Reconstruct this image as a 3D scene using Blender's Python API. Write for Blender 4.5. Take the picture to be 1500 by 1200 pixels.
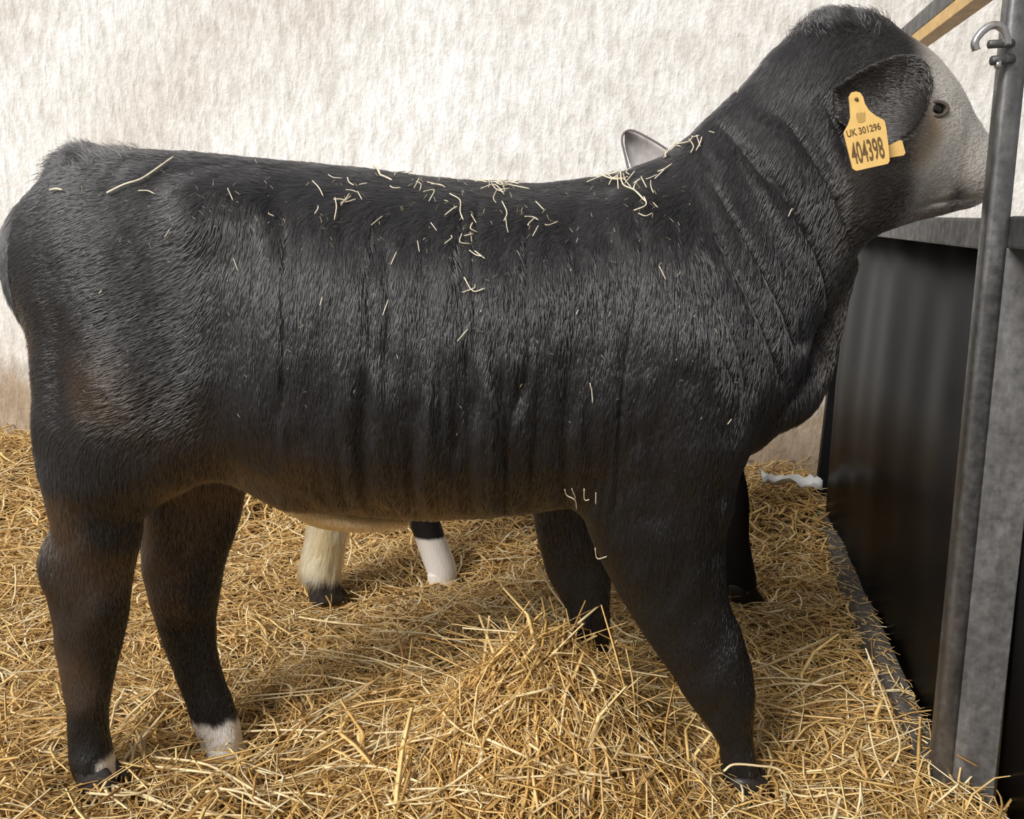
import bpy, bmesh, math, random
import numpy as np
from mathutils import Vector, Matrix
from mathutils.bvhtree import BVHTree

# ------------------------------------------------------------------ camera, world, light
for o in list(bpy.data.objects):
    bpy.data.objects.remove(o, do_unlink=True)
S = bpy.context.scene
C = S.collection
random.seed(7)
RNG = np.random.default_rng(11)

F = 1400.0                                # focal length in pixels of the 1500 x 1200 frame
PITCH = math.radians(11.6)
CAM = np.array([0.0, -1.7, 1.06])
cd = bpy.data.cameras.new('camera')
cam = bpy.data.objects.new('camera', cd)
C.objects.link(cam)
cam.location = CAM
cam.rotation_euler = (math.pi / 2 - PITCH, 0, 0)
cd.sensor_width = 36.0
cd.lens = F / 1500.0 * 36.0
cd.clip_start = 0.05
S.camera = cam

w = bpy.data.worlds.new('daylight')
S.world = w
w.use_nodes = True
bg = w.node_tree.nodes['Background']
bg.inputs[0].default_value = (0.97, 0.985, 1.0, 1)
bg.inputs[1].default_value = 0.42

sd = bpy.data.lights.new('sun', 'SUN')
sd.energy = 4.3
sd.angle = math.radians(24)
sd.color = (1.0, 0.975, 0.94)
sun = bpy.data.objects.new('sun', sd)
C.objects.link(sun)
sun.rotation_euler = Vector((0.50, 0.62, -0.60)).to_track_quat('-Z', 'Y').to_euler()
sun.location = (-2, -3, 4)

S.view_settings.view_transform = 'Standard'
S.view_settings.look = 'None'
S.view_settings.gamma = 1.0
S.view_settings.use_curve_mapping = False
S.view_settings.exposure = 0.0

# ------------------------------------------------------------------ measuring helpers
FW = np.array([0, math.cos(PITCH), -math.sin(PITCH)])
UP = np.array([0, math.sin(PITCH), math.cos(PITCH)])
RT = np.array([1.0, 0, 0])


def ray(px, py):
    return RT * (px - 750) / F + UP * (600 - py) / F + FW


def at(px, py, Y):
    d = ray(px, py)
    return CAM + d * ((Y - CAM[1]) / d[1])


def at_z(px, py, Z):
    d = ray(px, py)
    return CAM + d * ((Z - CAM[2]) / d[2])


def scale_at(p):
    return float((np.asarray(p) - CAM) @ FW) / F          # metres per pixel there


def chart(V, plane=0.0):
    """side-view chart of the calf: its points dropped on the mid plane, in the drawing's units"""
    Q = np.array(V, dtype=np.float64).copy()
    Q[:, 1] = plane
    Q = Q - CAM
    z = Q @ FW
    return 750 + F * (Q @ RT) / z, 600 - F * (Q @ UP) / z


YAW = math.radians(10.5)
UD = np.array([math.cos(YAW), -math.sin(YAW), 0])         # along the back wall
VD = np.array([math.sin(YAW), math.cos(YAW), 0])          # towards the back wall
P0 = np.array([0.805, -0.101, 0.0])                       # foot of the barrier post


def room(u, v, z):
    return P0 + UD * u + VD * v + np.array([0, 0, z])


_T = RNG.random((64, 64, 64)).astype(np.float32)


def vnoise(x, y, z):
    x, y, z = [np.asarray(q, dtype=np.float64) for q in (x, y, z)]
    x, y, z = np.broadcast_arrays(x, y, z)
    xi, yi, zi = np.floor(x).astype(int), np.floor(y).astype(int), np.floor(z).astype(int)
    fx, fy, fz = x - xi, y - yi, z - zi
    fx, fy, fz = [q * q * (3 - 2 * q) for q in (fx, fy, fz)]
    r = 0
    for i in (0, 1):
        for j in (0, 1):
            for k in (0, 1):
                wgt = (fx if i else 1 - fx) * (fy if j else 1 - fy) * (fz if k else 1 - fz)
                r = r + wgt * _T[(xi + i) & 63, (yi + j) & 63, (zi + k) & 63]
    return r


def sstep(a, b, x):
    t = np.clip((x - a) / (b - a), 0, 1)
    return t * t * (3 - 2 * t)


# ------------------------------------------------------------------ materials
def new_mat(name):
    m = bpy.data.materials.new(name)
    m.use_nodes = True
    nt = m.node_tree
    return m, nt, nt.nodes['Principled BSDF']


def nd(nt, t, **kw):
    n = nt.nodes.new(t)
    for k, v in kw.items():
        setattr(n, k, v)
    return n


def ramp(nt, stops, fac=None):
    n = nt.nodes.new('ShaderNodeValToRGB')
    e = n.color_ramp.elements
    while len(e) < len(stops):
        e.new(0.5)
    for s, (p, c) in zip(e, stops):
        s.position = p
        s.color = (*c, 1)
    if fac is not None:
        nt.links.new(fac, n.inputs[0])
    return n


def mapped_noise(nt, scale, detail=4, rough=0.55, coord='Object', dist=0.0):
    tc = nd(nt, 'ShaderNodeTexCoord')
    mp = nd(nt, 'ShaderNodeMapping')
    mp.inputs['Scale'].default_value = scale
    nt.links.new(tc.outputs[coord], mp.inputs[0])
    n = nd(nt, 'ShaderNodeTexNoise')
    n.inputs['Scale'].default_value = 1
    n.inputs['Detail'].default_value = detail
    n.inputs['Roughness'].default_value = rough
    n.inputs['Distortion'].default_value = dist
    nt.links.new(mp.outputs[0], n.inputs[0])
    return n


def bump(nt, bs, h, strength, distance):
    b = nd(nt, 'ShaderNodeBump')
    b.inputs['Strength'].default_value = strength
    b.inputs['Distance'].default_value = distance
    nt.links.new(h, b.inputs['Height'])
    nt.links.new(b.outputs[0], bs.inputs['Normal'])
    return b


def plain(name, col, rough=0.6, metal=0.0, spec=0.5, vary=0.0, nscale=40, bstr=0.0):
    m, nt, bs = new_mat(name)
    bs.inputs['Roughness'].default_value = rough
    bs.inputs['Metallic'].default_value = metal
    bs.inputs['Specular IOR Level'].default_value = spec
    n = mapped_noise(nt, (nscale,) * 3)
    lo = tuple(c * (1 - vary) for c in col)
    hi = tuple(min(1, c * (1 + vary)) for c in col)
    r = ramp(nt, [(0.3, lo), (0.7, hi)], n.outputs[0])
    nt.links.new(r.outputs[0], bs.inputs['Base Color'])
    if bstr:
        bump(nt, bs, n.outputs[0], bstr, 0.004)
    return m


def wall_material():
    m, nt, bs = new_mat('rough_white_render')
    bs.inputs['Roughness'].default_value = 0.85
    bs.inputs['Specular IOR Level'].default_value = 0.2
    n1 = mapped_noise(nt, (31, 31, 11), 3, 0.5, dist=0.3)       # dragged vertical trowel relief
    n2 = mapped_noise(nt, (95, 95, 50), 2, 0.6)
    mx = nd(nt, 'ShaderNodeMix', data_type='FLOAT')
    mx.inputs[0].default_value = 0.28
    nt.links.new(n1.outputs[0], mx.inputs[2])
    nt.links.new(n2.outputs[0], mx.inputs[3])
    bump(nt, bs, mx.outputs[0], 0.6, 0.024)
    # paint: darker in the hollows, and blotched with old dirt
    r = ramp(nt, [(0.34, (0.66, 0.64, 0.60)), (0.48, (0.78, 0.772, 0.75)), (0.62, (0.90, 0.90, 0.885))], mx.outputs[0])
    d = mapped_noise(nt, (0.9, 0.9, 0.9), 4, 0.6)
    dr = ramp(nt, [(0.36, (0.80, 0.76, 0.72)), (0.62, (1, 1, 1))], d.outputs[0])
    mm = nd(nt, 'ShaderNodeMix', data_type='RGBA', blend_type='MULTIPLY')
    mm.inputs[0].default_value = 1.0
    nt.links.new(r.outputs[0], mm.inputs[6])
    nt.links.new(dr.outputs[0], mm.inputs[7])
    # muck splashed up along the foot of the wall
    tc = nd(nt, 'ShaderNodeTexCoord')
    sx = nd(nt, 'ShaderNodeSeparateXYZ')
    nt.links.new(tc.outputs['Object'], sx.inputs[0])
    sn = mapped_noise(nt, (5, 5, 3), 5, 0.65)
    ad = nd(nt, 'ShaderNodeMath', operation='MULTIPLY_ADD')
    nt.links.new(sn.outputs[0], ad.inputs[0])
    ad.inputs[1].default_value = -0.55
    nt.links.new(sx.outputs['Z'], ad.inputs[2])
    sr = ramp(nt, [(0.0, (0.52, 0.42, 0.32)), (0.22, (1, 1, 1))], ad.outputs[0])
    m2 = nd(nt, 'ShaderNodeMix', data_type='RGBA', blend_type='MULTIPLY')
    m2.inputs[0].default_value = 1.0
    nt.links.new(mm.outputs[2], m2.inputs[6])
    nt.links.new(sr.outputs[0], m2.inputs[7])
    # fly specks
    v = nd(nt, 'ShaderNodeTexVoronoi')
    v.inputs['Scale'].default_value = 4.5
    nt.links.new(tc.outputs['Object'], v.inputs['Vector'])
    vr = ramp(nt, [(0.018, (0.30, 0.22, 0.18)), (0.030, (1, 1, 1))], v.outputs['Distance'])
    m3 = nd(nt, 'ShaderNodeMix', data_type='RGBA', blend_type='MULTIPLY')
    m3.inputs[0].default_value = 0.8
    nt.links.new(m2.outputs[2], m3.inputs[6])
    nt.links.new(vr.outputs[0], m3.inputs[7])
    nt.links.new(m3.outputs[2], bs.inputs['Base Color'])
    return m


def straw_material(name, stops, rough=0.5):
    m, nt, bs = new_mat(name)
    g = nd(nt, 'ShaderNodeNewGeometry')
    r = ramp(nt, stops, g.outputs['Random Per Island'])
    n = mapped_noise(nt, (45, 45, 45), 2)
    nr = ramp(nt, [(0.3, (0.72, 0.68, 0.62)), (0.6, (1, 1, 1))], n.outputs[0])
    mm = nd(nt, 'ShaderNodeMix', data_type='RGBA', blend_type='MULTIPLY')
    mm.inputs[0].default_value = 1
    nt.links.new(r.outputs[0], mm.inputs[6])
    nt.links.new(nr.outputs[0], mm.inputs[7])
    nt.links.new(mm.outputs[2], bs.inputs['Base Color'])
    bs.inputs['Roughness'].default_value = rough
    bs.inputs['Specular IOR Level'].default_value = 0.45
    return m


def coat_material(name, attr=True):
    m = bpy.data.materials.new(name)
    m.use_nodes = True
    nt = m.node_tree
    nt.nodes.remove(nt.nodes['Principled BSDF'])
    h = nd(nt, 'ShaderNodeBsdfHairPrincipled')
    h.parametrization = 'COLOR'
    a = nd(nt, 'ShaderNodeAttribute', attribute_name='tone')
    nt.links.new(a.outputs['Color'], h.inputs['Color'])
    h.inputs['Roughness'].default_value = 0.24
    h.inputs['IOR'].default_value = 1.75
    h.inputs['Radial Roughness'].default_value = 0.35
    h.inputs['Coat'].default_value = 0.0
    nt.links.new(h.outputs[0], nt.nodes['Material Output'].inputs[0])
    return m


def skin_material(name):
    m, nt, bs = new_mat(name)
    a = nd(nt, 'ShaderNodeAttribute', attribute_name='tone')
    nt.links.new(a.outputs['Color'], bs.inputs['Base Color'])
    bs.inputs['Roughness'].default_value = 0.6
    bs.inputs['Specular IOR Level'].default_value = 0.3
    n = mapped_noise(nt, (260, 260, 60), 3)
    bump(nt, bs, n.outputs[0], 0.5, 0.003)
    return m


def galvanised(name, base=0.34, rough=0.42):
    m, nt, bs = new_mat(name)
    bs.inputs['Metallic'].default_value = 0.85
    n = mapped_noise(nt, (30, 30, 9), 5, 0.65)
    r = ramp(nt, [(0.3, (base * .62, base * .6, base * .6)), (0.55, (base, base * .98, base * .97)),
                  (0.75, (base * 1.5, base * 1.48, base * 1.46))], n.outputs[0])
    nt.links.new(r.outputs[0], bs.inputs['Base Color'])
    n2 = mapped_noise(nt, (60, 60, 60), 4, 0.6)
    rr = ramp(nt, [(0.3, (rough - .1,) * 3), (0.7, (rough + .18,) * 3)], n2.outputs[0])
    nt.links.new(rr.outputs[0], bs.inputs['Roughness'])
    bump(nt, bs, n2.outputs[0], 0.15, 0.002)
    return m


M_WALL = wall_material()
M_SOIL = plain('trodden_litter', (0.09, 0.05, 0.02), 0.9, 0, 0.2, 0.5, 60, 0.6)
M_STRAW = straw_material('straw', [(0.0, (0.38, 0.20, 0.055)), (0.3, (0.74, 0.47, 0.155)), (0.72, (0.88, 0.62, 0.26)), (1.0, (0.95, 0.82, 0.54))])
M_STALK = straw_material('pale_straw', [(0.0, (0.74, 0.54, 0.26)), (0.6, (0.84, 0.68, 0.40)), (1.0, (0.90, 0.80, 0.58))], 0.4)
M_BIT = straw_material('chaff', [(0.0, (0.66, 0.50, 0.28)), (0.5, (0.80, 0.70, 0.52)), (1.0, (0.88, 0.84, 0.74))], 0.5)
M_COAT = coat_material('coat_hair')
M_SKIN = skin_material('calf_skin')
M_HOOF = plain('hoof_horn', (0.022, 0.018, 0.016), 0.45, 0, 0.5, 0.4, 80, 0.2)
M_HOOFW = plain('pale_hoof_horn', (0.72, 0.68, 0.60), 0.5, 0, 0.4, 0.15, 80, 0.2)
M_EYE = plain('eye', (0.010, 0.007, 0.005), 0.08, 0, 0.6)
M_TAG = plain('yellow_tag_plastic', (0.74, 0.48, 0.16), 0.45, 0, 0.4, 0.06, 60)
M_INK = plain('tag_ink', (0.13, 0.075, 0.022), 0.6)
M_INK2 = plain('tag_emboss', (0.46, 0.29, 0.09), 0.6)
M_GALV = galvanised('galvanised_steel', 0.19)
M_DARKST = galvanised('dull_dark_steel', 0.17, 0.5)
M_PLATE = galvanised('weathered_galvanised_plate', 0.27, 0.55)
M_CHROME = galvanised('bright_galvanised_hook', 0.55, 0.28)
M_PANEL = plain('black_plastic_sheet', (0.011, 0.0102, 0.0108), 0.36, 0, 0.022, 0.25, 5)
M_KERB = plain('dusty_kick_rail', (0.085, 0.075, 0.065), 0.85, 0, 0.25, 0.5, 70, 0.6)
M_WOOD = plain('yellow_painted_batten', (0.74, 0.47, 0.17), 0.5, 0, 0.4, 0.2, 30)
M_SCRAP = plain('white_plastic_film', (0.80, 0.80, 0.78), 0.4, 0, 0.5, 0.05, 20)


# ------------------------------------------------------------------ object helpers
def tag(o, label=None, cat=None, group=None, kind=None):
    if label:
        o['label'] = label
    if cat:
        o['category'] = cat
    if group:
        o['group'] = group
    if kind:
        o['kind'] = kind
    return o


def mesh_obj(name, V, Fc, mat, parent=None, smooth=True):
    me = bpy.data.meshes.new(name)
    V = np.asarray(V, dtype=np.float32)
    me.from_pydata(V.tolist() if len(V) < 50000 else [], [], [list(f) for f in Fc] if len(V) < 50000 else [])
    if len(V) >= 50000:
        Fc = np.asarray(Fc, dtype=np.int32)
        k = Fc.shape[1]
        me.vertices.add(len(V))
        me.vertices.foreach_set('co', V.ravel())
        me.loops.add(Fc.size)
        me.loops.foreach_set('vertex_index', Fc.ravel())
        me.polygons.add(len(Fc))
        me.polygons.foreach_set('loop_start', np.arange(len(Fc), dtype=np.int32) * k)
        me.polygons.foreach_set('loop_total', np.full(len(Fc), k, dtype=np.int32))
    me.update(calc_edges=True)
    me.validate()
    if smooth:
        me.polygons.foreach_set('use_smooth', np.ones(len(me.polygons), dtype=bool))
    me.materials.append(mat)
    o = bpy.data.objects.new(name, me)
    C.objects.link(o)
    if parent:
        o.parent = parent
    return o


def bm_obj(name, bm, mat, parent=None, smooth=False):
    me = bpy.data.meshes.new(name)
    bm.normal_update()
    bm.to_mesh(me)
    bm.free()
    if smooth:
        me.polygons.foreach_set('use_smooth', np.ones(len(me.polygons), dtype=bool))
    me.materials.append(mat)
    o = bpy.data.objects.new(name, me)
    C.objects.link(o)
    if parent:
        o.parent = parent
    return o


def empty(name, loc=(0, 0, 0)):
    o = bpy.data.objects.new(name, None)
    o.empty_display_size = 0.1
    o.location = loc
    C.objects.link(o)
    return o


def box_bm(u0, u1, v0, v1, z0, z1, bevel=0.003, bm=None):
    """a box in room axes"""
    own = bmesh.new()
    vs = [own.verts.new(room(u, v, z)) for z in (z0, z1) for v in (v0, v1) for u in (u0, u1)]
    for f in ((0, 2, 3, 1), (4, 5, 7, 6), (0, 1, 5, 4), (2, 6, 7, 3), (0, 4, 6, 2), (1, 3, 7, 5)):
        own.faces.new([vs[i] for i in f])
    if bevel:
        bmesh.ops.bevel(own, geom=own.edges[:], offset=bevel, segments=2, affect='EDGES', profile=0.6)
    bmesh.ops.recalc_face_normals(own, faces=own.faces[:])
    return own


def tube(path, radii, sides=8, cap=True):
    """verts, faces of a tube along a path; radii float or list"""
    path = np.asarray(path, dtype=float)
    n = len(path)
    radii = np.broadcast_to(np.asarray(radii, dtype=float), (n,))
    tang = np.gradient(path, axis=0)
    tang /= np.linalg.norm(tang, axis=1)[:, None] + 1e-12
    ref = np.array([0.13, 0.21, 0.97])
    if abs(tang[0] @ ref) > 0.9:
        ref = np.array([0.97, 0.1, 0.2])
    V = []
    a = np.cross(tang[0], ref)
    for i in range(n):
        a = a - tang[i] * (a @ tang[i])
        a /= np.linalg.norm(a)
        b = np.cross(tang[i], a)
        for k in range(sides):
            t = 2 * math.pi * k / sides
            V.append(path[i] + radii[i] * (a * math.cos(t) + b * math.sin(t)))
    Fc = []
    for i in range(n - 1):
        for k in range(sides):
            k2 = (k + 1) % sides
            Fc.append((i * sides + k, i * sides + k2, (i + 1) * sides + k2, (i + 1) * sides + k))
    if cap:
        Fc.append(tuple(range(sides - 1, -1, -1)))
        Fc.append(tuple((n - 1) * sides + k for k in range(sides)))
    return V, Fc


def catmull(pts, m=6):
    P = np.asarray(pts, dtype=float)
    P = np.vstack([2 * P[0] - P[1], P, 2 * P[-1] - P[-2]])
    out = []
    for i in range(1, len(P) - 2):
        for t in np.arange(m) / m:
            a, b, c, d = P[i - 1], P[i], P[i + 1], P[i + 2]
            out.append(0.5 * ((2 * b) + (c - a) * t + (2 * a - 5 * b + 4 * c - d) * t * t + (3 * b - a - 3 * c + d) * t ** 3))
    out.append(P[-2])
    return np.array(out)


# ------------------------------------------------------------------ the setting
def ground_z(x, y):
    x = np.asarray(x, dtype=float)
    y = np.asarray(y, dtype=float)
    z = 0.03 * (vnoise(x * 3 + 9, y * 3 + 4, 0.3) - 0.5) + 0.016 * (vnoise(x * 9, y * 9, 5.3) - 0.5)
    z = z + 0.25 * np.exp(-((x - 0.07) / 0.20) ** 2 - ((y + 0.02) / 0.15) ** 2)      # the heap between the fore legs
    v = (x - P0[0]) * VD[0] + (y - P0[1]) * VD[1]
    z = z + 0.10 * sstep(0.9, 1.95, v)                                               # banked up to the wall
    z = z - 0.018
    for fx, fy, dp, sx_, sy_ in ((-0.60, 0.06, 0.066, 0.13, 0.10), (-0.80, -0.12, 0.010, 0.12, 0.08), (0.44, -0.12, 0.008, 0.10, 0.07),
                                 (-0.52, 0.84, 0.05, 0.16, 0.12), (-0.22, 0.98, 0.06, 0.15, 0.14), (0.66, 0.84, 0.04, 0.15, 0.12)):
        z = z - dp * np.exp(-((x - fx) / sx_) ** 2 - ((y - fy) / sy_) ** 2)            # trodden hollows round the feet
    z = z + 0.03 * np.exp(-((x - 0.95) / 0.2) ** 2 - ((y + 0.15) / 0.12) ** 2)
    return z


gx = np.linspace(-3.4, 2.2, 150)
gy = np.linspace(-2.6, 2.7, 140)
X, Y = np.meshgrid(gx, gy, indexing='ij')
Z = ground_z(X, Y) - 0.02
V = np.stack([X, Y, Z], -1).reshape(-1, 3)
idx = np.arange(V.shape[0]).reshape(X.shape)
Q = np.stack([idx[:-1, :-1], idx[1:, :-1], idx[1:, 1:], idx[:-1, 1:]], -1).reshape(-1, 4)
floor = mesh_obj('floor', V, Q, M_SOIL)
tag(floor, 'trodden brown litter floor under the loose straw', None, None, 'structure')

WALL_V = 2.02
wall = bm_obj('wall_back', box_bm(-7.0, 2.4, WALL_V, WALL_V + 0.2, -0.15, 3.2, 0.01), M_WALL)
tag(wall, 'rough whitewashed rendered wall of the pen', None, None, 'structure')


# ------------------------------------------------------------------ sculpting with a distance field
class Field:
    def __init__(self, lo, hi, h):
        self.lo = np.array(lo, dtype=float)
        self.h = h
        n = np.ceil((np.array(hi) - self.lo) / h).astype(int) + 1
        self.ax = [self.lo[i] + h * np.arange(n[i]) for i in range(3)]
        self.D = np.full(n, 0.5, dtype=np.float32)

    def _sub(self, lo, hi):
        sl = []
        for i in range(3):
            a = int(np.clip(np.floor((lo[i] - self.lo[i]) / self.h), 0, len(self.ax[i]) - 1))
            b = int(np.clip(np.ceil((hi[i] - self.lo[i]) / self.h) + 1, a + 1, len(self.ax[i])))
            sl.append(slice(a, b))
        return tuple(sl)

    def loft(self, nodes, k=0.03, carve=False, m=4, p=2.0):
        """nodes: (x, y, z, ra, rb): centre, radius in the xz plane, radius across (y)"""
        N = catmull(nodes, m) if len(nodes) > 2 else np.asarray(nodes, dtype=float)
        pad = 0.06
        r = N[:, 3:5].max()
        lo = N[:, :3].min(0) - r - pad
        hi = N[:, :3].max(0) + r + pad
        sl = self._sub(lo, hi)
        x = self.ax[0][sl[0]][:, None].astype(np.float32)
        z = self.ax[2][sl[2]][None, :].astype(np.float32)
        y = self.ax[1][sl[1]].astype(np.float32)
        best = None
        for a, b in zip(N[:-1], N[1:]):
            dx, dz = b[0] - a[0], b[2] - a[2]
            L2 = dx * dx + dz * dz + 1e-9
            t = np.clip(((x - a[0]) * dx + (z - a[2]) * dz) / L2, 0, 1)
            d = np.sqrt((x - a[0] - t * dx) ** 2 + (z - a[2] - t * dz) ** 2)
            ra = np.maximum(a[3] + (b[3] - a[3]) * t, 0.002)
            rb = np.maximum(a[4] + (b[4] - a[4]) * t, 0.002)
            cy = a[1] + (b[1] - a[1]) * t
            e = (d / ra)[:, None, :]
            f = np.abs((y[None, :, None] - cy[:, None, :]) / rb[:, None, :])
            q = (e ** p + f ** p) ** (1.0 / p)
            g = (q - 1) * np.minimum(ra, rb)[:, None, :]
            best = g if best is None else np.minimum(best, g)
        A = self.D[sl]
        if carve:
            self.D[sl] = np.maximum(A, -best)
        else:
            hh = np.clip(0.5 + 0.5 * (A - best) / k, 0, 1)
            self.D[sl] = A * (1 - hh) + best * hh - k * hh * (1 - hh)

    def surface(self):
        D = self.D
        ins = D < 0
        nx, ny, nz = D.shape
        cell = np.zeros((nx - 1, ny - 1, nz - 1), dtype=np.int8)
        for i in (0, 1):
            for j in (0, 1):
                for k in (0, 1):
                    cell += ins[i:nx - 1 + i, j:ny - 1 + j, k:nz - 1 + k]
        act = np.argwhere((cell > 0) & (cell < 8))
        vid = np.full(cell.shape, -1, dtype=np.int64)
        vid[act[:, 0], act[:, 1], act[:, 2]] = np.arange(len(act))
        acc = np.zeros((len(act), 3))
        cnt = np.zeros(len(act))
        cs = [(i, j, k) for i in (0, 1) for j in (0, 1) for k in (0, 1)]
        for c0 in cs:
            for ax in range(3):
                if c0[ax]:
                    continue
                c1 = list(c0)
                c1[ax] = 1
                a = D[act[:, 0] + c0[0], act[:, 1] + c0[1], act[:, 2] + c0[2]]
                b = D[act[:, 0] + c1[0], act[:, 1] + c1[1], act[:, 2] + c1[2]]
                s = (a < 0) != (b < 0)
                t = np.where(s, a / np.where(s, a - b, 1), 0)
                p = np.tile(np.array(c0, dtype=float), (len(act), 1))
                p[:, ax] += t
                acc += p * s[:, None]
                cnt += s
        V = self.lo + self.h * (act + acc / cnt[:, None])
        quads = []
        for ax in range(3):
            o1, o2 = [(1, 2), (2, 0), (0, 1)][ax]
            s0 = [slice(None)] * 3
            s1 = [slice(None)] * 3
            s0[ax] = slice(0, -1)
            s1[ax] = slice(1, None)
            e = np.argwhere(ins[tuple(s0)] != ins[tuple(s1)])
            e = e[(e[:, o1] > 0) & (e[:, o2] > 0) & (e[:, o1] < D.shape[o1] - 1) & (e[:, o2] < D.shape[o2] - 1)]
            d1 = np.zeros(3, dtype=int)
            d2 = np.zeros(3, dtype=int)
            d1[o1] = 1
            d2[o2] = 1
            g = [vid[tuple((e - p).T)] for p in (d1 + d2, d2, 0 * d1, d1)]
            q = np.stack(g, -1)
            flip = ~ins[tuple(e.T)]
            q[flip] = q[flip][:, ::-1]
            quads.append(q)
        Q = np.vstack(quads)
        # a little relaxing
        for _ in range(3):
            s = np.zeros_like(V)
            n = np.zeros(len(V))
            for i in range(4):
                a, b = Q[:, i], Q[:, (i + 1) % 4]
                np.add.at(s, a, V[b])
                np.add.at(s, b, V[a])
                np.add.at(n, a, 1)
                np.add.at(n, b, 1)
            V = V * 0.5 + 0.5 * s / np.maximum(n, 1)[:, None]
        return V, Q


def vnormals(V, Q):
    fn = np.cross(V[Q[:, 2]] - V[Q[:, 0]], V[Q[:, 3]] - V[Q[:, 1]])
    n = np.zeros_like(V)
    for i in range(4):
        np.add.at(n, Q[:, i], fn)
    return n / (np.linalg.norm(n, axis=1)[:, None] + 1e-12)


def pn(px, py, Y, rpx, rb):
    p = at(px, py, Y)
    return (p[0], p[1], p[2], rpx * scale_at(p), rb)


def set_tone(me, col, domain='POINT'):
    a = me.attributes.new('tone', 'FLOAT_COLOR', domain)
    a.data.foreach_set('color', np.hstack([col, np.ones((len(col), 1))]).astype(np.float32).ravel())


def grow_hair(name, V, Q, N, count, dirf, lenf, tonef, parent, rad=0.00055, tilt=0.22, jitter=0.10, mask=None, clump=0.16):
    """short lying hair as a curves object on a quad mesh"""
    P4 = V[Q]
    area = 0.5 * np.linalg.norm(np.cross(P4[:, 2] - P4[:, 0], P4[:, 3] - P4[:, 1]), axis=1)
    if mask is not None:
        area = area * mask(P4.mean(1))
    pr = area / area.sum()
    f = RNG.choice(len(Q), size=count, p=pr)
    s, t = RNG.random((2, count))[:, :, None]
    bil = lambda A: (A[Q[f, 0]] * (1 - s) + A[Q[f, 1]] * s) * (1 - t) + (A[Q[f, 3]] * (1 - s) + A[Q[f, 2]] * s) * t
    R = bil(V)
    Nn = bil(N)
    Nn /= np.linalg.norm(Nn, axis=1)[:, None] + 1e-9
    d = dirf(R, Nn)
    cl = np.stack([vnoise(R[:, 0] * 58 + o, R[:, 1] * 58, R[:, 2] * 15 + o) for o in (0, 17, 31)], -1) - 0.5
    d = d + clump * 2 * cl + jitter * RNG.normal(size=d.shape)
    d -= Nn * (d * Nn).sum(1)[:, None]
    d /= np.linalg.norm(d, axis=1)[:, None] + 1e-9
    L = (lenf(R, Nn) * RNG.uniform(0.65, 1.25, count))[:, None]
    tl = (tilt * RNG.uniform(0.4, 1.7, count))[:, None]
    pts = np.zeros((count, 4, 3))
    for i, u in enumerate((0, 0.33, 0.67, 1.0)):
        pts[:, i] = R + d * L * u + Nn * (L * tl * (u - 0.5 * u * u) - 0.0002)
    hc = bpy.data.hair_curves.new(name)
    hc.add_curves([4] * count)
    hc.attributes['position'].data.foreach_set('vector', pts.astype(np.float32).ravel())
    ra = hc.attributes.get('radius') or hc.attributes.new('radius', 'FLOAT', 'POINT')
    ra.data.foreach_set('value', np.tile(np.array([1, 0.9, 0.65, 0.2]) * rad, count).astype(np.float32))
    col = tonef(R) * RNG.uniform(0.75, 1.3, count)[:, None]
    set_tone(hc, np.clip(col, 0, 1), 'CURVE')
    hc.materials.append(M_COAT)
    o = bpy.data.objects.new(name, hc)
    C.objects.link(o)
    o.parent = parent
    return o


# ------------------------------------------------------------------ the calf
fld = Field((-1.02, -0.36, -0.06), (1.02, 0.36, 1.48), 0.006)
NY, FY = -0.10, 0.085            # near and far leg planes

# trunk
fld.loft([pn(128, 372, 0, 94, 0.10), pn(165, 388, 0, 142, 0.160), pn(230, 408, 0, 174, 0.195), pn(320, 430, 0, 190, 0.205),
          pn(420, 470, 0, 220, 0.225), pn(520, 502, 0, 244, 0.25), pn(620, 515, 0, 244, 0.258), pn(720, 517, 0, 237, 0.252),
          pn(800, 513, 0, 230, 0.235), pn(880, 502, 0, 226, 0.215), pn(950, 494, 0, 208, 0.20), pn(1010, 496, 0, 165, 0.17),
          pn(1055, 500, 0, 118, 0.12)], 0.02, p=2.25)
# spine ridge, loin and hooks
fld.loft([pn(130, 268, 0, 38, 0.06), pn(220, 272, 0, 40, 0.09), pn(330, 286, 0, 44, 0.12), pn(450, 300, 0, 44, 0.10),
          pn(600, 320, 0, 44, 0.07), pn(760, 324, 0, 40, 0.05), pn(860, 312, 0, 38, 0.045), pn(950, 290, 0, 38, 0.045)], 0.04)
for sy in (-1, 1):
    fld.loft([pn(300, 326, 0.140 * sy, 48, 0.055), pn(360, 326, 0.135 * sy, 40, 0.05)], 0.05)
# neck
fld.loft([pn(985, 440, 0, 165, 0.150), pn(1050, 385, 0, 168, 0.138), pn(1108, 318, 0, 154, 0.120), pn(1160, 258, 0, 146, 0.108),
          pn(1205, 205, 0, 136, 0.10)], 0.035)
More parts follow.
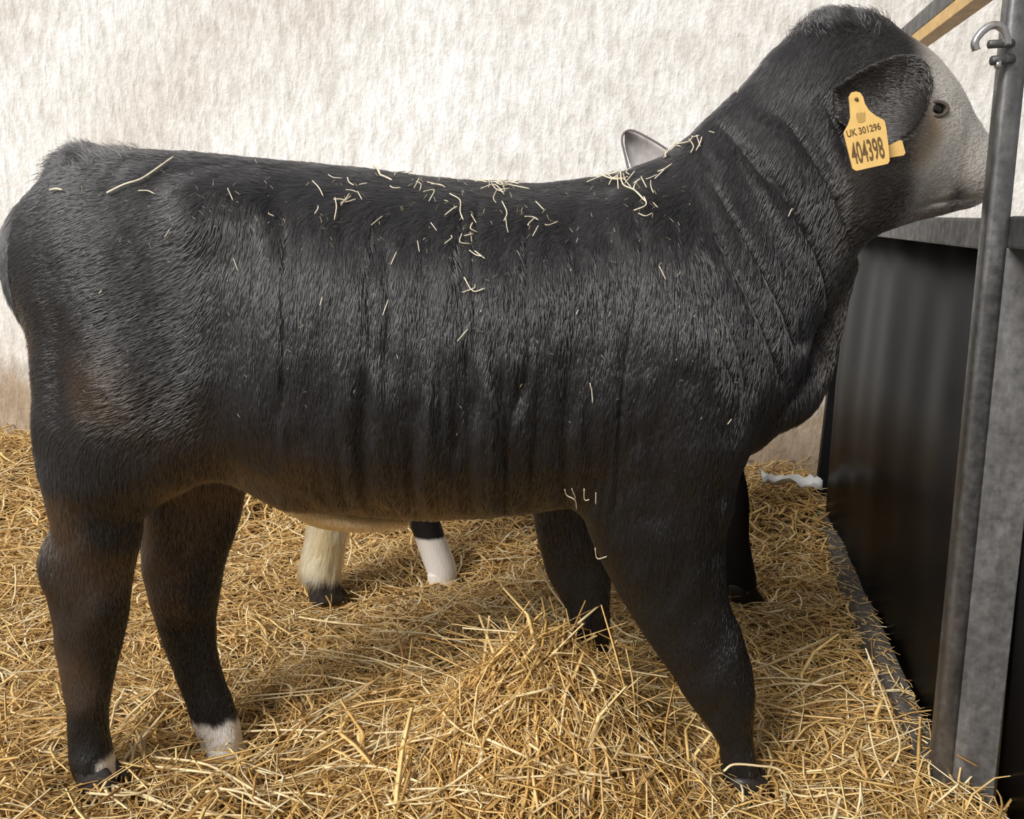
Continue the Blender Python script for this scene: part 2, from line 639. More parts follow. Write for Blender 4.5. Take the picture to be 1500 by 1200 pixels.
# skull and face
fld.loft([pn(1222, 150, 0, 112, 0.088), pn(1262, 172, 0, 124, 0.096), pn(1295, 196, 0, 118, 0.096), pn(1335, 216, 0, 94, 0.080),
          pn(1370, 234, 0, 74, 0.064), pn(1400, 246, 0, 60, 0.058)], 0.025, p=2.2)
fld.loft([pn(1398, 242, 0, 58, 0.056), pn(1416, 250, 0, 46, 0.056)], 0.02)
fld.loft([pn(1220, 70, 0, 40, 0.05), pn(1258, 64, 0, 36, 0.05)], 0.04)                       # poll
for sy in (-1, 1):
    fld.loft([pn(1318, 138, 0.062 * sy, 22, 0.026), pn(1340, 146, 0.060 * sy, 16, 0.020)], 0.03)           # brow
fld.loft([pn(1262, 312, 0, 34, 0.070), pn(1315, 302, 0, 28, 0.046), pn(1378, 290, 0, 20, 0.036)], 0.02)   # jaw
for sy in (-1, 1):
    fld.loft([pn(1262, 268, 0.072 * sy, 46, 0.034), pn(1300, 250, 0.070 * sy, 40, 0.03)], 0.04)          # cheek
# dewlap and brisket
fld.loft([pn(1240, 385, 0.02, 18, 0.020), pn(1214, 440, 0.02, 30, 0.026), pn(1186, 500, 0.02, 44, 0.034), pn(1154, 565, 0.01, 54, 0.050),
          pn(1112, 590, 0, 50, 0.085), pn(1060, 610, 0, 66, 0.115)], 0.008)
# shoulders
for sy in (-1, 1):
    fld.loft([pn(935, 340, 0.100 * sy, 55, 0.05), pn(955, 430, 0.130 * sy, 88, 0.075), pn(990, 530, 0.138 * sy, 100, 0.084),
              pn(1000, 620, 0.13 * sy, 98, 0.08)], 0.035)
# near fore leg
fld.loft([pn(960, 600, NY, 125, 0.095), pn(962, 700, NY, 118, 0.085), pn(966, 770, NY, 98, 0.070), pn(981, 840, NY, 80, 0.058),
          pn(1003, 900, NY, 67, 0.048), pn(1030, 950, NY, 60, 0.044), pn(1052, 1000, NY, 52, 0.042), pn(1069, 1050, NY, 35, 0.032),
          pn(1078, 1090, NY, 25, 0.027), pn(1083, 1125, NY, 26, 0.029), pn(1090, 1150, NY, 27, 0.030)], 0.03)
# far fore leg
fld.loft([pn(880, 640, FY, 110, 0.085), pn(862, 720, FY, 84, 0.07), pn(845, 780, FY, 58, 0.055), pn(849, 830, FY, 48, 0.046),
          pn(860, 880, FY, 34, 0.036), pn(866, 925, FY, 27, 0.032), pn(870, 975, FY, 21, 0.025), pn(873, 1020, FY, 23, 0.028),
          pn(880, 1045, FY, 24, 0.03)], 0.03)
# near hind quarter and leg
fld.loft([pn(192, 400, NY, 128, 0.10), pn(182, 500, NY, 130, 0.105), pn(184, 590, NY, 130, 0.095), pn(160, 660, NY, 105, 0.080),
          pn(143, 720, NY, 74, 0.064), pn(143, 775, NY, 63, 0.052), pn(131, 832, NY, 64, 0.046), pn(131, 900, NY, 55, 0.042),
          pn(128, 970, NY, 43, 0.034), pn(128, 1030, NY, 31, 0.030), pn(131, 1080, NY, 29, 0.030), pn(134, 1112, NY, 32, 0.032),
          pn(142, 1135, NY, 28, 0.030)], 0.035)
fld.loft([pn(112, 780, NY, 22, 0.022), pn(88, 826, NY, 24, 0.024), pn(98, 870, NY, 18, 0.018)], 0.02)              # point of hock
# stifle and the fold of the flank
fld.loft([pn(250, 560, NY - 0.02, 80, 0.07), pn(285, 620, NY - 0.01, 52, 0.055), pn(245, 662, NY, 44, 0.05)], 0.05)
fld.loft([pn(310, 640, -0.10, 38, 0.022), pn(365, 672, -0.09, 34, 0.022), pn(430, 700, -0.07, 40, 0.03)], 0.05)
# far hind quarter and leg
fld.loft([pn(225, 420, FY, 126, 0.10), pn(232, 540, FY, 128, 0.10), pn(262, 630, FY, 110, 0.085), pn(284, 700, FY, 76, 0.062),
          pn(280, 750, FY, 70, 0.054), pn(270, 805, FY, 63, 0.048), pn(268, 850, FY, 55, 0.043), pn(272, 900, FY, 45, 0.036),
          pn(281, 950, FY, 37, 0.030), pn(296, 1000, FY, 33, 0.028), pn(314, 1050, FY, 33, 0.030), pn(324, 1085, FY, 31, 0.032),
          pn(330, 1108, FY, 27, 0.030)], 0.035)
# tail
fld.loft([pn(125, 240, 0, 22, 0.032), pn(82, 278, 0, 24, 0.030), pn(66, 336, 0, 22, 0.027), pn(58, 400, 0.0, 18, 0.024),
          pn(58, 465, 0.0, 15, 0.020), pn(62, 540, 0.02, 14, 0.017), pn(78, 630, 0.03, 13, 0.016), pn(105, 740, 0.03, 16, 0.018),
          pn(118, 850, 0.03, 10, 0.012)], 0.012)
# mouth slit and nostrils
for sy in (-1, 1):
    fld.loft([pn(1450, 288, 0.06 * sy, 3.5, 0.022), pn(1390, 293, 0.056 * sy, 3.5, 0.020), pn(1352, 300, 0.052 * sy, 3, 0.016)], carve=True)
for sy in (-1, 1):
    fld.loft([pn(1452, 238, 0.045 * sy, 9, 0.014), pn(1458, 250, 0.043 * sy, 7, 0.012)], carve=True)
BV, BQ = fld.surface()
BN = vnormals(BV, BQ)

# skin folds and muscle relief, in the calf's own chart
ca, cb = chart(BV)
side = sstep(0.25, 0.75, np.abs(BN[:, 1]))
X, Z = BV[:, 0], BV[:, 2]
sg = np.sign(BV[:, 1])


def creases(q, r, s):
    n = vnoise(q, r, s)
    return -np.clip(1 - np.abs(n - 0.5) * 7.0, 0, 1) ** 1.5


warp = 0.5 * vnoise(X * 6, sg, Z * 5)
w1 = side * sstep(330, 480, ca) * (1 - sstep(900, 1020, ca)) * sstep(270, 330, cb) * (1 - sstep(690, 740, cb))
d1 = 0.0085 * creases(X * 26 + warp * 2.2, sg * 3 + 1, Z * 3.2) + 0.0045 * (vnoise(X * 55 + warp, sg, Z * 9) - 0.5) + 0.0045 * (vnoise(X * 95 + warp * 2, sg, Z * 24) - 0.5)
w2 = side * sstep(470, 560, cb) * sstep(430, 540, ca) * (1 - sstep(840, 900, ca)) * (1 - sstep(715, 750, cb))
d2 = 0.021 * (vnoise(X * 40 + warp * 1.5, sg * 5, Z * 2.4) - 0.5) + 0.006 * creases(X * 30 + warp * 2, sg * 9, Z * 2.0)
qn = (ca * 0.885 - cb * 0.465) / 830.0
rn = (ca * 0.465 + cb * 0.885) / 830.0
w3 = side * sstep(985, 1060, ca) * sstep(120, 240, cb) * (1 - sstep(500, 600, cb)) * (1 - sstep(1190, 1260, ca))
d3 = 0.010 * creases(qn * 30 + warp, sg * 7, rn * 3.0) + 0.009 * (vnoise(qn * 24 + warp, sg, rn * 2.5) - 0.5) + 0.005 * (vnoise(qn * 75 + warp, sg, rn * 12) - 0.5)
w4 = side * (1 - sstep(300, 420, ca)) * (1 - sstep(600, 680, cb))
d4 = 0.008 * (vnoise(X * 14, sg, Z * 14) - 0.5)
w5 = side * sstep(640, 720, cb)
d5 = 0.010 * (vnoise(X * 22, sg * 2, Z * 16) - 0.5)
hol = np.abs(BN[:, 1]) * (-0.016 * np.exp(-((ca - 375) / 42) ** 2 - ((cb - 470) / 120) ** 2) - 0.012 * np.exp(-((ca - 840) / 26) ** 2 - ((cb - 540) / 110) ** 2)
       + 0.014 * np.exp(-((ca - 250) / 60) ** 2 - ((cb - 520) / 70) ** 2) + 0.010 * np.exp(-((ca - 985) / 60) ** 2 - ((cb - 480) / 60) ** 2)
       - 0.010 * np.exp(-((ca - 150) / 26) ** 2 - ((cb - 520) / 90) ** 2))
rough = hol + 0.0022 * (vnoise(X * 45, BV[:, 1] * 45, Z * 30) - 0.5)
BV = BV + BN * (w1 * d1 + w2 * d2 + w3 * d3 + w4 * d4 + w5 * d5 + rough)[:, None]
BN = vnormals(BV, BQ)


def calf_tone(R):
    a, b = chart(R)
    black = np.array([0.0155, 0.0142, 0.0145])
    brown = np.array([0.046, 0.029, 0.018])
    col = np.tile(black, (len(R), 1))
    mixc = lambda col, c, k: col * (1 - k[:, None]) + np.asarray(c) * k[:, None]
    n = vnoise(R[:, 0] * 9, R[:, 1] * 9, R[:, 2] * 9)
    kb = sstep(0.42, 0.72, n) * sstep(560, 700, b) * (1 - sstep(440, 560, a)) * (1 - sstep(930, 1010, b))
    kb = np.maximum(kb, 0.75 * sstep(0.4, 0.7, n) * sstep(420, 560, b) * (1 - sstep(200, 320, a)))
    kb = np.maximum(kb, 0.8 * sstep(640, 720, b) * sstep(480, 560, a) * (1 - sstep(640, 740, a)))
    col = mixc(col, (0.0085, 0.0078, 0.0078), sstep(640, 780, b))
    col = mixc(col, brown, kb)
    col = mixc(col, (0.075, 0.058, 0.044), 0.7 * sstep(640, 690, b) * sstep(330, 380, a) * (1 - sstep(420, 470, a)) * (1 - sstep(720, 760, b)))
    # grey-brown cheek, then sun sheen on the face painted in as pale tone
    ck = sstep(1175, 1240, a) * sstep(205, 280, b + (a - 1210) * 0.5)
    col = mixc(col, (0.055, 0.045, 0.037), ck * 0.85)
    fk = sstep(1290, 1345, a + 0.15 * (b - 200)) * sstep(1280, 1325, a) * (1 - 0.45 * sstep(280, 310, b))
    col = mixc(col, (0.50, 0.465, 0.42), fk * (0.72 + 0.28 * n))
    tan = np.exp(-((a - 1335) / 14) ** 2 - ((b - 190) / 24) ** 2) + 0.7 * np.exp(-((a - 1318) / 20) ** 2 - ((b - 225) / 26) ** 2)
    col = mixc(col, (0.34, 0.24, 0.13), np.clip(tan, 0, 1) * 0.8)
    mz = np.exp(-((a - 1385) / 16) ** 2 - ((b - 286) / 20) ** 2)
    col = mixc(col, (0.045, 0.035, 0.028), np.clip(mz, 0, 1) * 0.9)
    # white pastern on the far hind leg, white spot on the near hind toe
    af, bf = chart(R, FY)
    wk = (R[:, 1] > 0.02) * sstep(1046, 1058, bf + 14 * (vnoise(R[:, 0] * 80, R[:, 1] * 80, 0.5) - 0.5)) * (af < 420) * (af > 285)
    an, bn = chart(R, NY)
    wk = np.maximum(wk, (R[:, 1] < 0.0) * sstep(1098, 1112, bn + 0.3 * (an - 160)) * sstep(147, 154, an) * (an < 230))
    col = mixc(col, (0.74, 0.70, 0.65), wk)
    return col


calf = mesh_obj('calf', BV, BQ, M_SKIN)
tag(calf, 'black calf with a sun sheen painted grey on its face and yellow ear tag standing side on in straw', 'calf')
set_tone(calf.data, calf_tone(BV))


def calf_dir(R, N):
    a, b = chart(R)
    nz = N[:, 2]
    d = np.zeros_like(R)
    d[:, 0] = -0.10
    d[:, 2] = -1.0
    def mx(vec, k):
        nonlocal d
        d = d * (1 - k[:, None]) + np.asarray(vec, dtype=float) * k[:, None]
    mx((-0.95, 0, -0.35), (1 - sstep(300, 400, a)) * (1 - sstep(560, 660, b)))
    mx((-1, 0, -0.15), sstep(0.45, 0.9, nz))
    mx((-0.45, 0, -0.9), sstep(980, 1060, a) * (1 - sstep(480, 600, b)))
    mx((0, 0, -1), sstep(680, 740, b))
    mx((-0.75, 0, -0.25), sstep(1190, 1250, a) * (1 - sstep(350, 380, b)))
    tail = (a < 66) * (b > 270)
    mx((0.05, 0, -1), 1.0 * tail)
    return d


def calf_len(R, N):
    a, b = chart(R)
    L = np.full(len(R), 0.015)
    L = L * (1 - 0.45 * sstep(1190, 1260, a)) * (1 - 0.35 * sstep(760, 860, b))
    L += 0.012 * np.exp(-((a - 1215) / 48) ** 2 - ((b - 32) / 36) ** 2)           # poll tuft
    L += 0.018 * np.exp(-((a - 105) / 40) ** 2 - ((b - 225) / 26) ** 2)           # tail head
    L += 0.014 * sstep(0, 1, (a < 66) * (b > 290) * 1.0)
    L += 0.012 * np.exp(-((a - 250) / 70) ** 2 - ((b - 690) / 30) ** 2)
    L += 0.012 * np.exp(-((a - 1265) / 16) ** 2 - ((b - 375) / 20) ** 2)
    L += 0.006 * np.exp(-((a - 480) / 160) ** 2 - ((b - 290) / 60) ** 2)
    return L


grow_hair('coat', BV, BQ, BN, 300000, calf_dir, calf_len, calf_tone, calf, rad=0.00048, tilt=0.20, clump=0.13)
BVH = BVHTree.FromPolygons([Vector(v) for v in BV], [tuple(int(i) for i in q) for q in BQ])
# shaggy tufts that stand up on the poll and the tail head
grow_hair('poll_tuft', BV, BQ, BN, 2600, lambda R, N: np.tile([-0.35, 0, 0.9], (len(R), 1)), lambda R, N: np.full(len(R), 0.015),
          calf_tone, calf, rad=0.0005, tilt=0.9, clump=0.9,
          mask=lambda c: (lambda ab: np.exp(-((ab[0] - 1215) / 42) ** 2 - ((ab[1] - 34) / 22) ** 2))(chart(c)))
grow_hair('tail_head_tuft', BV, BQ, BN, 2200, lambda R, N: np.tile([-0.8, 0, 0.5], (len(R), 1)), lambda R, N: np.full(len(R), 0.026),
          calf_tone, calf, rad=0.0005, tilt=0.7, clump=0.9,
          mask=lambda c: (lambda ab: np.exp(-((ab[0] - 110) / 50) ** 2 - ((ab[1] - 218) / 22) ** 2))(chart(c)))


def hit(px, py):
    d = Vector(ray(px, py)).normalized()
    r = BVH.ray_cast(Vector(CAM), d)
    return r[0], r[1]


# cream skin fold and hair under the belly
f2 = Field((-0.45, -0.16, 0.36), (-0.10, 0.12, 0.62), 0.006)
f2.loft([pn(440, 735, -0.03, 22, 0.03), pn(470, 752, -0.03, 20, 0.028), pn(530, 764, -0.03, 15, 0.024), pn(592, 764, -0.03, 8, 0.016)], 0.01)
SV, SQ = f2.surface()
sheath = mesh_obj('belly_fold', SV, SQ, M_SKIN, calf)
cream = lambda R: np.tile([0.62, 0.43, 0.20], (len(R), 1))
set_tone(sheath.data, cream(SV))
sheath['label'] = 'cream haired skin fold under the belly'
grow_hair('fold_hair', SV, SQ, vnormals(SV, SQ), 4000, lambda R, N: np.tile([0.3, 0, -1.0], (len(R), 1)), lambda R, N: np.full(len(R), 0.012),
          cream, sheath, rad=0.0005)


# ears
def ear_mesh(name, outline, depth_fn, cup, mat, parent, n=14, m=11, thick=0.0045):
    """outline rows: (x, y_up, y_low) on the drawing; depth_fn(s) -> Y; cup: hollow depth"""
    O = catmull(np.array(outline, dtype=float), 4)
    rows = len(O)
    front, back = [], []
    for i, (x, yu, yl) in enumerate(O):
        s = i / (rows - 1)
        for j in range(m):
            t = -1 + 2 * j / (m - 1)
            yy = yu + (yl - yu) * (j / (m - 1))
            yd = depth_fn(s) + cup * (1 - t * t) * math.sin(math.pi * min(1, 0.15 + 0.85 * s) ** 0.8) ** 1.0
            p = at(x, yy, yd)
            front.append(p)
            back.append(p + np.array([0, thick * (1.0 if abs(t) < 0.99 and s < 0.99 else 0.4), 0]))
    V = np.array(front + back)
    q = []
    K = rows * m
    for i in range(rows - 1):
        for j in range(m - 1):
            a = i * m + j
            q.append((a, a + 1, a + m + 1, a + m))
            q.append((K + a, K + a + m, K + a + m + 1, K + a + 1))
    for i in range(rows - 1):
        for j in (0, m - 1):
            a = i * m + j
            f = (a, a + m, K + a + m, K + a)
            q.append(f if j == 0 else f[::-1])
    for i in (0, rows - 1):
        for j in range(m - 1):
            a = i * m + j
            f = (a, K + a, K + a + 1, a + 1)
            q.append(f if i == 0 else f[::-1])
    o = mesh_obj(name, V, q, mat, parent)
    return o, V, np.array(q)


EARO = [(1222, 130, 172), (1248, 110, 192), (1275, 95, 206), (1302, 84, 213), (1326, 79, 203), (1346, 83, 180), (1360, 96, 152), (1367, 118, 130)]
ear, EV, EQ = ear_mesh('ear', EARO, lambda s: -0.118 - 0.055 * s, 0.018, M_SKIN, calf)


def ear_tone(R):
    n = vnoise(R[:, 0] * 30, R[:, 1] * 30, R[:, 2] * 30)
    return np.array([0.008, 0.007, 0.007]) * (1 - n[:, None]) + np.array([0.018, 0.014, 0.011]) * n[:, None]


set_tone(ear.data, ear_tone(EV))
grow_hair('ear_hair', EV, EQ, vnormals(EV, EQ), 9000, lambda R, N: np.tile([0.9, 0, -0.2], (len(R), 1)), lambda R, N: np.full(len(R), 0.008),
          ear_tone, ear, rad=0.0004, tilt=0.2)
FEARO = [(1235, 66, 100), (1255, 50, 96), (1275, 44, 92), (1292, 52, 84), (1302, 64, 74)]
ear2, E2V, E2Q = ear_mesh('ear', FEARO, lambda s: 0.085 + 0.12 * s, 0.02, M_SKIN, calf)
set_tone(ear2.data, ear_tone(E2V))

# eyes
for sy in (-1, 1):
    p = at(1338, 168, 0)
    r = BVH.ray_cast(Vector((p[0], 0.5 * sy, p[2])), Vector((0, -sy, 0)))
    c = np.array(r[0]) + np.array([0, -sy * 0.0125, 0])
    bm = bmesh.new()
    bmesh.ops.create_uvsphere(bm, u_segments=20, v_segments=14, radius=0.0165)
    bmesh.ops.scale(bm, verts=bm.verts[:], vec=Vector((1.05, 1.0, 0.72)))
    bmesh.ops.translate(bm, verts=bm.verts[:], vec=Vector(c))
    bm_obj('eye', bm, M_EYE, calf, True)
    th = np.linspace(0, 2 * math.pi, 24, endpoint=False)
    lid = np.stack([c[0] + 0.0185 * np.cos(th), np.full(24, c[1] + sy * 0.0115), c[2] + 0.0115 * np.sin(th)], -1)
    V, Fc = tube(np.vstack([lid, lid[:2]]), 0.0035, 6, False)
    el = mesh_obj('eyelid', V, Fc, M_SKIN, calf)
    set_tone(el.data, np.tile([0.10, 0.082, 0.068], (len(V), 1)))


# hooves: two claws each
def hoof(name, px, py, Yc, heading, mat, parent, size=1.0, zbase=None):
    p = at(px, py, Yc)
    bm = bmesh.new()
    fwd = np.array([math.cos(heading), math.sin(heading), 0])
    lat = np.array([-fwd[1], fwd[0], 0])
    for sd in (-1, 1):
        rings = []
        for (zz, sc, sh) in ((0.0, 1.0, 0.0), (0.004, 1.02, 0.0), (0.03, 0.88, -0.008), (0.055, 0.74, -0.018), (0.062, 0.55, -0.02)):
            ring = []
            for k in range(14):
                t = 2 * math.pi * k / 14
                ex = math.cos(t)
                ey = math.sin(t)
                lx = (0.052 * ex if ex > 0 else 0.036 * ex)
                ly = 0.021 * ey * (1 - 0.45 * max(0, ex) ** 1.5)
                q = p + size * (fwd * (lx * sc + sh + 0.012) + lat * (sd * 0.021 + ly * sc + (-sd) * 0.006 * max(0, ex)) + np.array([0, 0, zz]))
                ring.append(bm.verts.new(q))
            rings.append(ring)
        for a, b in zip(rings[:-1], rings[1:]):
            for k in range(14):
                bm.faces.new((a[k], a[(k + 1) % 14], b[(k + 1) % 14], b[k]))
        bm.faces.new(rings[0][::-1])
        bm.faces.new(rings[-1])
    return bm_obj(name, bm, mat, parent, True)


hoof('hoof', 1092, 1172, NY, -0.1, M_HOOF, calf)
hoof('hoof', 882, 1068, FY, 0.1, M_HOOF, calf)
hoof('hoof', 146, 1158, NY, -0.15, M_HOOF, calf)
hoof('hoof', 334, 1128, FY, -0.25, M_HOOFW, calf)


# ------------------------------------------------------------------ ear tags
def text_mesh(txt, width, height):
    cu = bpy.data.curves.new('txt', 'FONT')
    cu.body = txt
    cu.extrude = 0.0
    cu.offset = 0.018
    o = bpy.data.objects.new('txt', cu)
    C.objects.link(o)
    dg = bpy.context.evaluated_depsgraph_get()
    me = bpy.data.meshes.new_from_object(o.evaluated_get(dg))
    bpy.data.objects.remove(o, do_unlink=True)
    n = len(me.vertices)
    co = np.zeros(n * 3, dtype=np.float32)
    me.vertices.foreach_get('co', co)
    co = co.reshape(-1, 3)
    lo, hi = co.min(0), co.max(0)
    co[:, 0] = (co[:, 0] - lo[0]) / (hi[0] - lo[0]) * width
    co[:, 1] = (co[:, 1] - lo[1]) / (hi[1] - lo[1]) * height
    Fc = [tuple(p.vertices) for p in me.polygons]
    bpy.data.meshes.remove(me)
    return co, Fc


TAGO = [(1243.6, 142), (1247.5, 135.5), (1254, 133.8), (1260.5, 136), (1264.4, 142), (1267, 152), (1273.4, 162), (1283.5, 170),
        (1294.7, 175.6), (1296.5, 179), (1298.5, 190), (1301.5, 213), (1303.2, 236), (1300.5, 240), (1254, 250.3), (1249, 247), (1241, 215),
        (1236, 195), (1237.5, 191.5), (1243, 182), (1246, 172), (1245, 156)]
TY = -0.186


def tag_point(px, py, off=0.0):
    # plane of the tag: hanging, its lower edge a little nearer the camera
    return at(px, py, TY - 0.012 * (py - 140) / 110.0 - off)


def slab(name, outline, pf, thick, mat, parent=None):
    n = len(outline)
    fr = [pf(x, y) for x, y in outline]
    bk = [p + np.array([0, thick, 0]) for p in fr]
    bm = bmesh.new()
    a = [bm.verts.new(p) for p in fr]
    b = [bm.verts.new(p) for p in bk]
    bm.faces.new(a)
    bm.faces.new(b[::-1])
    for i in range(n):
        bm.faces.new((a[i], b[i], b[(i + 1) % n], a[(i + 1) % n]))
    bmesh.ops.recalc_face_normals(bm, faces=bm.faces[:])
    return bm_obj(name, bm, mat, parent)


etag = empty('ear_tag', at(1254, 142, TY))
tag(etag, 'large yellow ear tag printed 404398 hanging from the calf ear', 'ear tag')


def attach(o, parent):
    o.parent = parent
    o.matrix_parent_inverse = Matrix.Translation(-parent.location)


pl = slab('plate', TAGO, tag_point, 0.0024, M_TAG)
attach(pl, etag)


def tag_text(name, txt, x0, y0, x1, y1, hpx, mat):
    """baseline from (x0,y0) to (x1,y1), letter height hpx, on the tag face"""
    w_, h_ = math.hypot(x1 - x0, y1 - y0), hpx
    co, Fc = text_mesh(txt, 1, 1)
    ex = np.array([x1 - x0, y1 - y0])
    ey = np.array([ex[1], -ex[0]]) / w_ * h_
    V = [tag_point(*(np.array([x0, y0]) + ex * c[0] + ey * c[1]), off=0.0007) for c in co]
    o = mesh_obj(name, V, Fc, mat, None, False)
    attach(o, etag)
    return o


tag_text('number', '404398', 1250.5, 241.5, 1297.5, 231.5, 32.5, M_INK)
tag_text('herd_mark', 'UK 301296', 1241.5, 201.5, 1291, 189.5, 10.5, M_INK)
em = slab('emblem', [(1254, 171), (1254.5, 166), (1257, 164), (1258, 167), (1261, 163.5), (1264, 166), (1266.5, 163), (1268, 167), (1267.5, 177),
                     (1262, 180), (1257, 179)], lambda x, y: tag_point(x, y, 0.0006), 0.0004, M_INK2)
attach(em, etag)
sp_ = tag_point(1254.5, 145.5)
V, Fc = tube([sp_ + np.array([0, -0.003, 0]), sp_ + np.array([0, 0.0, 0]), sp_ + np.array([0, 0.022, 0])], [0.0022, 0.0032, 0.0032], 10)
st = mesh_obj('stud', V, Fc, M_INK)
attach(st, etag)

btag = slab('ear_tag', [(1290, 216), (1300, 214), (1318, 205.5), (1321.5, 206), (1326.5, 224), (1324, 227.5), (1304, 231), (1292, 233)],
            lambda x, y: at(x, y, -0.168), 0.0024, M_TAG)
tag(btag, 'corner of a second yellow ear tag behind the numbered one', 'ear tag')

# ------------------------------------------------------------------ the calf standing behind
g = Field((-0.85, 0.50, -0.05), (1.05, 1.35, 1.34), 0.010)
Y2 = 0.95
NB, FB = 0.86, 1.04


def wn(x, y, z, ra, rb):
    return (x, y, z, ra, rb)


g.loft([wn(-0.56, Y2, 0.74, 0.12, 0.11), wn(-0.42, Y2, 0.72, 0.19, 0.17), wn(-0.1, Y2, 0.68, 0.225, 0.20), wn(0.2, Y2, 0.68, 0.22, 0.19),
        wn(0.45, Y2, 0.72, 0.20, 0.16), wn(0.58, Y2, 0.72, 0.13, 0.11)], 0.03)
g.loft([wn(0.46, Y2, 0.84, 0.13, 0.10), wn(0.52, Y2 + 0.02, 0.98, 0.10, 0.085), wn(0.54, Y2 + 0.06, 1.08, 0.085, 0.085)], 0.04)
g.loft([wn(0.52, 1.02, 1.12, 0.085, 0.09), wn(0.54, 1.14, 1.07, 0.07, 0.09), wn(0.55, 1.26, 1.02, 0.05, 0.06)], 0.03)
feet2 = {}
for (name, top, knee, foot, yy) in (('a', (-0.46, 0.55), (-0.50, 0.30), at(470, 850, NB), NB), ('b', (-0.36, 0.55), (-0.30, 0.30), at(645, 842, FB), FB),
                                    ('c', (0.52, 0.55), (0.60, 0.30), at(1082, 858, NB), NB), ('d', (0.42, 0.5), (0.40, 0.26), at(960, 840, FB), FB)):
    hind = name in 'ab'
    fx, fz = foot[0], foot[2]
    feet2[name] = foot
    g.loft([wn(top[0], yy, top[1] + 0.1, 0.13 if hind else 0.11, 0.09), wn(top[0], yy, top[1] - 0.06, 0.085, 0.065), wn(knee[0], yy, knee[1], 0.058, 0.045),
            wn((knee[0] + fx) / 2, yy, (knee[1] + fz) / 2, 0.046, 0.040), wn(fx, yy, fz + 0.03, 0.047, 0.042), wn(fx + 0.01, yy, fz, 0.042, 0.040)], 0.03)
CV, CQ = g.surface()
CN = vnormals(CV, CQ)


def calf2_tone(R):
    col = np.tile([0.009, 0.008, 0.0078], (len(R), 1))
    near = np.abs(R[:, 1] - NB) < 0.085
    a = feet2['a']
    k = (near & (R[:, 0] < -0.36)) * (1 - sstep(0.24, 0.34, R[:, 2])) * sstep(0.045, 0.065, R[:, 2])
    n = vnoise(R[:, 0] * 40, R[:, 1] * 40, R[:, 2] * 12)[:, None]
    col = col * (1 - k[:, None]) + (np.array([0.60, 0.40, 0.17]) * n + np.array([0.78, 0.63, 0.38]) * (1 - n)) * k[:, None]
    far = (np.abs(R[:, 1] - FB) < 0.085) & (R[:, 0] < -0.05) & (R[:, 0] > -0.40)
    k = far * (1 - sstep(0.105, 0.112, R[:, 2]))
    return col * (1 - k[:, None]) + np.array([0.78, 0.73, 0.68]) * k[:, None]


calf2 = mesh_obj('calf', CV, CQ, M_SKIN)
set_tone(calf2.data, calf2_tone(CV))
tag(calf2, 'calf behind the tagged one, its pale ear, cream leg and white sock showing', 'calf')
grow_hair('leg_feather', CV, CQ, CN, 9000, lambda R, N: np.tile([-0.25, 0, -1.0], (len(R), 1)), lambda R, N: np.full(len(R), 0.045),
          calf2_tone, calf2, rad=0.0007, tilt=0.45, clump=0.25,
          mask=lambda c: ((np.abs(c[:, 1] - NB) < 0.085) & (c[:, 0] < -0.36) & (c[:, 2] < 0.33) & (c[:, 2] > 0.07)) * 1.0)
for nm, mt in (('a', M_HOOF), ('b', M_HOOFW), ('c', M_HOOF), ('d', M_HOOF)):
    f_ = feet2[nm]
    px_ = 750 + F * ((f_ - CAM) @ RT) / ((f_ - CAM) @ FW)
    py_ = 600 - F * ((f_ - CAM - np.array([0, 0, 0.055])) @ UP) / ((f_ - CAM - np.array([0, 0, 0.055])) @ FW)
    hoof('hoof', px_, py_, f_[1], 0.0, mt, calf2, 1.15)
# its ear, thin enough for light to come through
M_EAR2, nt_, bs_ = new_mat('pale_thin_ear')
bs_.inputs['Roughness'].default_value = 0.7
nn_ = mapped_noise(nt_, (22, 22, 14), 3)
rr_ = ramp(nt_, [(0.35, (0.42, 0.37, 0.37)), (0.65, (0.74, 0.70, 0.67))], nn_.outputs[0])
nt_.links.new(rr_.outputs[0], bs_.inputs['Base Color'])
E2 = [(915, 194, 214), (920, 191.5, 232), (928, 192, 252), (938, 196, 262), (952, 204, 268), (968, 214, 270), (985, 226, 268), (1005, 240, 264)]
ear3, _, _ = ear_mesh('ear', E2, lambda s: 0.90 + 0.05 * s, 0.02, M_EAR2, calf2)
ear3['label'] = 'pale grey ear with a darker rim'
rim = [at(x, y, 0.90) for x, y in [(921, 250), (915, 225), (911, 207), (913, 196), (920, 191), (930, 192), (950, 202), (970, 214), (990, 228)]]
V, Fc = tube(catmull(rim, 4), 0.0032, 6)
M_RIM = plain('ear_rim', (0.20, 0.175, 0.175), 0.7)
rimo = mesh_obj('rim', V, Fc, M_RIM, ear3)

# ------------------------------------------------------------------ the feed barrier on the right
bar = empty('feed_barrier', tuple(room(0, 0, 0)))
tag(bar, 'galvanised feed barrier with black plastic panels beside the calf', 'feed barrier')


def bpart(name, bm, mat, smooth=False, parent=None):
    o = bm_obj(name, bm, mat, None, smooth)
    if parent is None:
        attach(o, bar)
    else:
        o.parent = parent
    return o


# near post: square tube with rounded corners, a flat galvanised plate welded on the side facing the camera
bpart('post', box_bm(-0.030, 0.008, -0.022, 0.022, -0.03, 2.3, 0.010), M_GALV, True)
bpart('post_plate', box_bm(0.000, 0.078, -0.020, -0.010, -0.03, 1.005, 0.002), M_PLATE)
